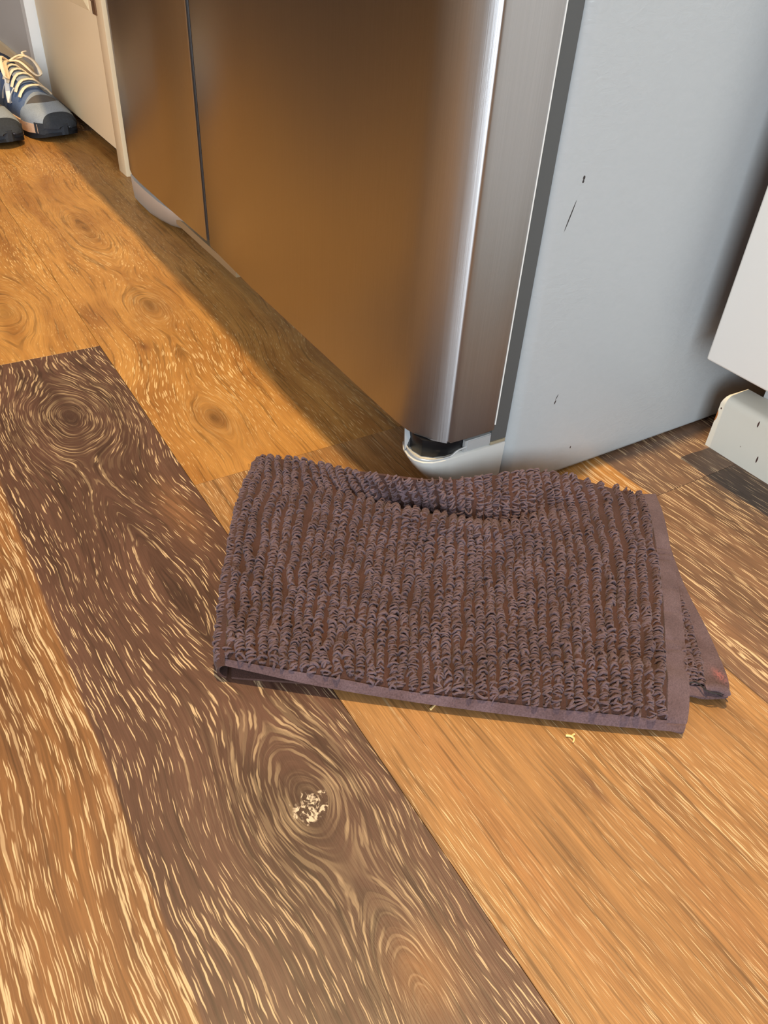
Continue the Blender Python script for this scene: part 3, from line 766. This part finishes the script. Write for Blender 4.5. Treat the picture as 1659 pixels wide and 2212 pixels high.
def shoe_pt(s, th, off=0.0):
    """s 0 heel .. 1 toe, th 0 right sole edge .. pi left sole edge"""
    w = np.interp(s, _s, _wl) + off; h = np.interp(s, _s, _ht) + off
    c, sn = math.cos(th), math.sin(th)
    top = 0.62 + 0.38*np.clip((s-0.45)/0.4, 0, 1)     # narrow at the ankle
    e = 0.75
    x = w*math.copysign(abs(c)**e, c)*(1 - (1-top)*sn**2)
    z = 0.024 + (h-0.024)*abs(sn)**e
    return np.array([s*SL + (off if s > 0.97 else 0), x, z])
def patch(name, s0, s1, t0, t1, off, mat, parent, ns=14, nt=14, edge=None, thick=0.0015):
    V = []; Fc = []
    for lay in (off, off - thick):
        for i in range(ns):
            for j in range(nt):
                a, b = i/(ns-1), j/(nt-1); th = t0 + (t1-t0)*b
                lo_ = s0 + (edge(th) if edge else 0); s = lo_ + (s1-lo_)*a
                V.append(shoe_pt(s, th, lay))
    m = ns*nt
    for i in range(ns-1):
        for j in range(nt-1):
            q = (i*nt+j, i*nt+j+1, (i+1)*nt+j+1, (i+1)*nt+j); Fc.append(q); Fc.append(tuple(m+k for k in q[::-1]))
    bd = [i*nt for i in range(ns)] + [(ns-1)*nt+j for j in range(1, nt)] + [i*nt+nt-1 for i in range(ns-2, -1, -1)] + [j for j in range(nt-2, 0, -1)]
    for a, b in zip(bd, bd[1:]+bd[:1]): Fc.append((a, b, m+b, m+a))
    bm = bmesh.new(); vs_ = [bm.verts.new(v) for v in V]; 
    for f in Fc: bm.faces.new([vs_[k] for k in f])
    return bm_obj(name, bm, mat, parent, 50)
def make_shoe(name, loc, rz, label, flip=1):
    root = tag(empty(name, loc, rz), label, 'shoe', 'blue running shoes by the cream cabinet')
    ns, nt = 40, 20; V = []; Fc = []
    for i in range(ns):
        for j in range(nt): V.append(shoe_pt(i/(ns-1), math.pi*j/(nt-1)))
    for i in range(ns-1):
        for j in range(nt-1): Fc.append((i*nt+j, i*nt+j+1, (i+1)*nt+j+1, (i+1)*nt+j))
        Fc.append((i*nt, (i+1)*nt, (i+1)*nt+nt-1, i*nt+nt-1))
    mesh_obj('upper', V, Fc, SH_BLUE, root, 50)
    # sole and midsole by stacked outlines
    def slab(nm, z0, z1, grow, mat, rise):
        n = 40; pts = []
        ss = np.linspace(0, 1 if nm == 'outsole' else 0.90, n)
        side = [(s_*SL*(1+2*grow/SL) - grow, np.interp(s_, _s, _wl) + grow) for s_ in ss]
        out = side + [(a, -b) for a, b in side[::-1]]
        bm = bmesh.new()
        lift = lambda x: rise*max(0, (x/SL - 0.72)/0.28)**2
        A_ = [bm.verts.new((x, y, z0 + lift(x))) for x, y in out]; B_ = [bm.verts.new((x, y, z1 + lift(x)*0.6)) for x, y in out]
        k = len(out)
        for i in range(k): bm.faces.new((A_[i], A_[(i+1) % k], B_[(i+1) % k], B_[i]))
        bm.faces.new(A_[::-1]); bm.faces.new(B_)
        return bm_obj(nm, bm, mat, root, 50)
    slab('outsole', 0.0, 0.010, 0.003, SH_SOLE, 0.012)
    slab('midsole', 0.0102, 0.027, 0.0035, SH_MID, 0.008)
    gd = [(x_*SL, np.interp(x_, _s, _wl) + 0.0046) for x_ in np.linspace(0.885, 1.0, 14)] + [(SL + 0.006, 0.004)]
    prism('toe_guard', gd + [(a_, -b_) for a_, b_ in gd[::-1]], 0.0125, 0.0315, SH_DARK, root, 0.002)
    # toe overlays, from back to front
    patch('vamp_panel', 0.70, 0.995, 0.05, math.pi-0.05, 0.0012, SH_GREY, root, 14, 20, lambda t: 0.05*abs(math.cos(t)))
    patch('mesh_panel', 0.735, 0.83, 0.55, math.pi-0.55, 0.0022, SH_MESH, root, 8, 18, lambda t: 0.03*abs(math.cos(t)))
    patch('mudguard', 0.815, 0.998, 0.0, math.pi, 0.0034, SH_GREY, root, 14, 22, lambda t: -0.10*abs(math.cos(t))**2)
    patch('toe_bumper', 0.935, 1.0, 0.0, math.pi, 0.0062, SH_DARK, root, 12, 22, lambda t: 0.02*abs(math.cos(t))**2)
    # collar with lining and tongue
    cl = [(0.02+0.0*k, 0, 0) for k in range(1)]
    ring_ = [np.array([SL*(0.20 + 0.165*math.cos(a)), 0.024*math.sin(a), 0.100 - 0.008*math.cos(a)]) for a in np.linspace(0, 2*math.pi, 33)]
    tube('collar', ring_, 0.007, SH_NAVY, root, 8)
    bm = bmesh.new(); bm.faces.new([bm.verts.new((p[0], p[1]*0.95, p[2]-0.001)) for p in ring_[:-1]])
    bm_obj('lining', bm, SH_NAVY, root)
    patch('tongue', 0.36, 0.62, 1.15, math.pi-1.15, 0.004, SH_GREY, root, 10, 8)
    # laces: five crossings and a bow
    for k, sp in enumerate(np.linspace(0.45, 0.69, 5)):
        pth = [shoe_pt(sp - 0.012*math.sin(b*3), th, 0.005 + 0.003*math.sin(b*math.pi)) for b, th in zip(np.linspace(0, 1, 9), np.linspace(0.75, math.pi-0.75, 9))]
        tube('lace', pth, 0.0042, SH_LACE, root, 6, 0.45)
    for sg, ln in ((1, 1.0), (-1, 0.85)):
        b0 = np.array([0.40*SL, 0, 0.108])
        lp = [b0, b0 + np.array([0.01, sg*0.02*ln, 0.010]), b0 + np.array([0.03, sg*0.034*ln, 0.004]), b0 + np.array([0.045, sg*0.038*ln, -0.016]), b0 + np.array([0.040, sg*0.03*ln, -0.020]), b0 + np.array([0.015, sg*0.015, 0.000]), b0]
        tube('lace_loop', spline(lp, 26), 0.0036, SH_LACE, root, 6, 0.5)
        lp = [b0, b0 + np.array([0.0, sg*0.03, 0.006]), b0 + np.array([-0.004, sg*0.032*ln, 0.012]), b0 + np.array([-0.002, sg*0.04*ln, 0.014])]
        tube('lace_end', spline(lp, 16), 0.0030, SH_LACE, root, 6, 0.5)
    # white letter N on each flank, three strokes
    for sd in (0, 1):
        f = (lambda t: t) if sd == 0 else (lambda t: math.pi - t)
        for (sa, ta, sb, tb) in ((0.44, 0.25, 0.47, 0.85), (0.47, 0.85, 0.555, 0.25), (0.555, 0.25, 0.58, 0.80)):
            pth = [shoe_pt(sa + (sb-sa)*q, f(ta + (tb-ta)*q), 0.002) for q in np.linspace(0, 1, 7)]
            tube('letter_stroke', pth, 0.0050, SH_WHITE, root, 6, 0.35)
    return root
def shoe_at(toe, heel): 
    d = np.array(toe) - np.array(heel); a = math.atan2(d[1], d[0]); d = d/np.linalg.norm(d)
    h = np.array(toe)*S - d*SL
    return (h[0], h[1], 0.0), a
l1, a1 = shoe_at((0.822, 4.12), (0.64, 4.81))
make_shoe('running_shoe', l1, a1, 'blue suede running shoe whose toe touches the cream cabinet')
l2, a2 = shoe_at((0.566, 4.07), (0.394, 4.76))
make_shoe('running_shoe', l2, a2, 'blue suede running shoe standing away from the cream cabinet')

# ------------------------------------------------------------------ crumbs of straw on the floor
STRAW = Mat('pale_straw', lin(235, 205, 140), 0.7).m
def crumb(pts, label):
    P = [at_z(x, y, 0.003) for x, y in pts]; c = np.mean(P, axis=0); c[2] = 0
    r = tag(empty('straw_crumb', tuple(c)), label, 'crumb', 'pale crumbs on the floor')
    Q = spline(np.array(P) - c, 10); Q[:, 2] = 0.0011
    tube('sliver', Q, np.linspace(0.0009, 0.0005, 10), STRAW, r, 5)
    return r
c = crumb([(930, 1532), (938, 1524), (944, 1518)], 'tiny straight straw sliver by the front hem of the towel')
c = crumb([(1222, 1588), (1234, 1590), (1240, 1596), (1238, 1603)], 'tiny forked straw crumb on the light plank in front of the towel')
q = [at_z(x, y, 0.003) for x, y in ((1234, 1590), (1241, 1585))]
Q = np.linspace(q[0], q[1], 4) - np.array(c.location); Q[:, 2] = 0.0011
tube('fork', Q, 0.0006, STRAW, c, 5)
c = crumb([(531, 1036), (537, 1031), (541, 1028)], 'tiny straw sliver at the left folded edge of the towel')
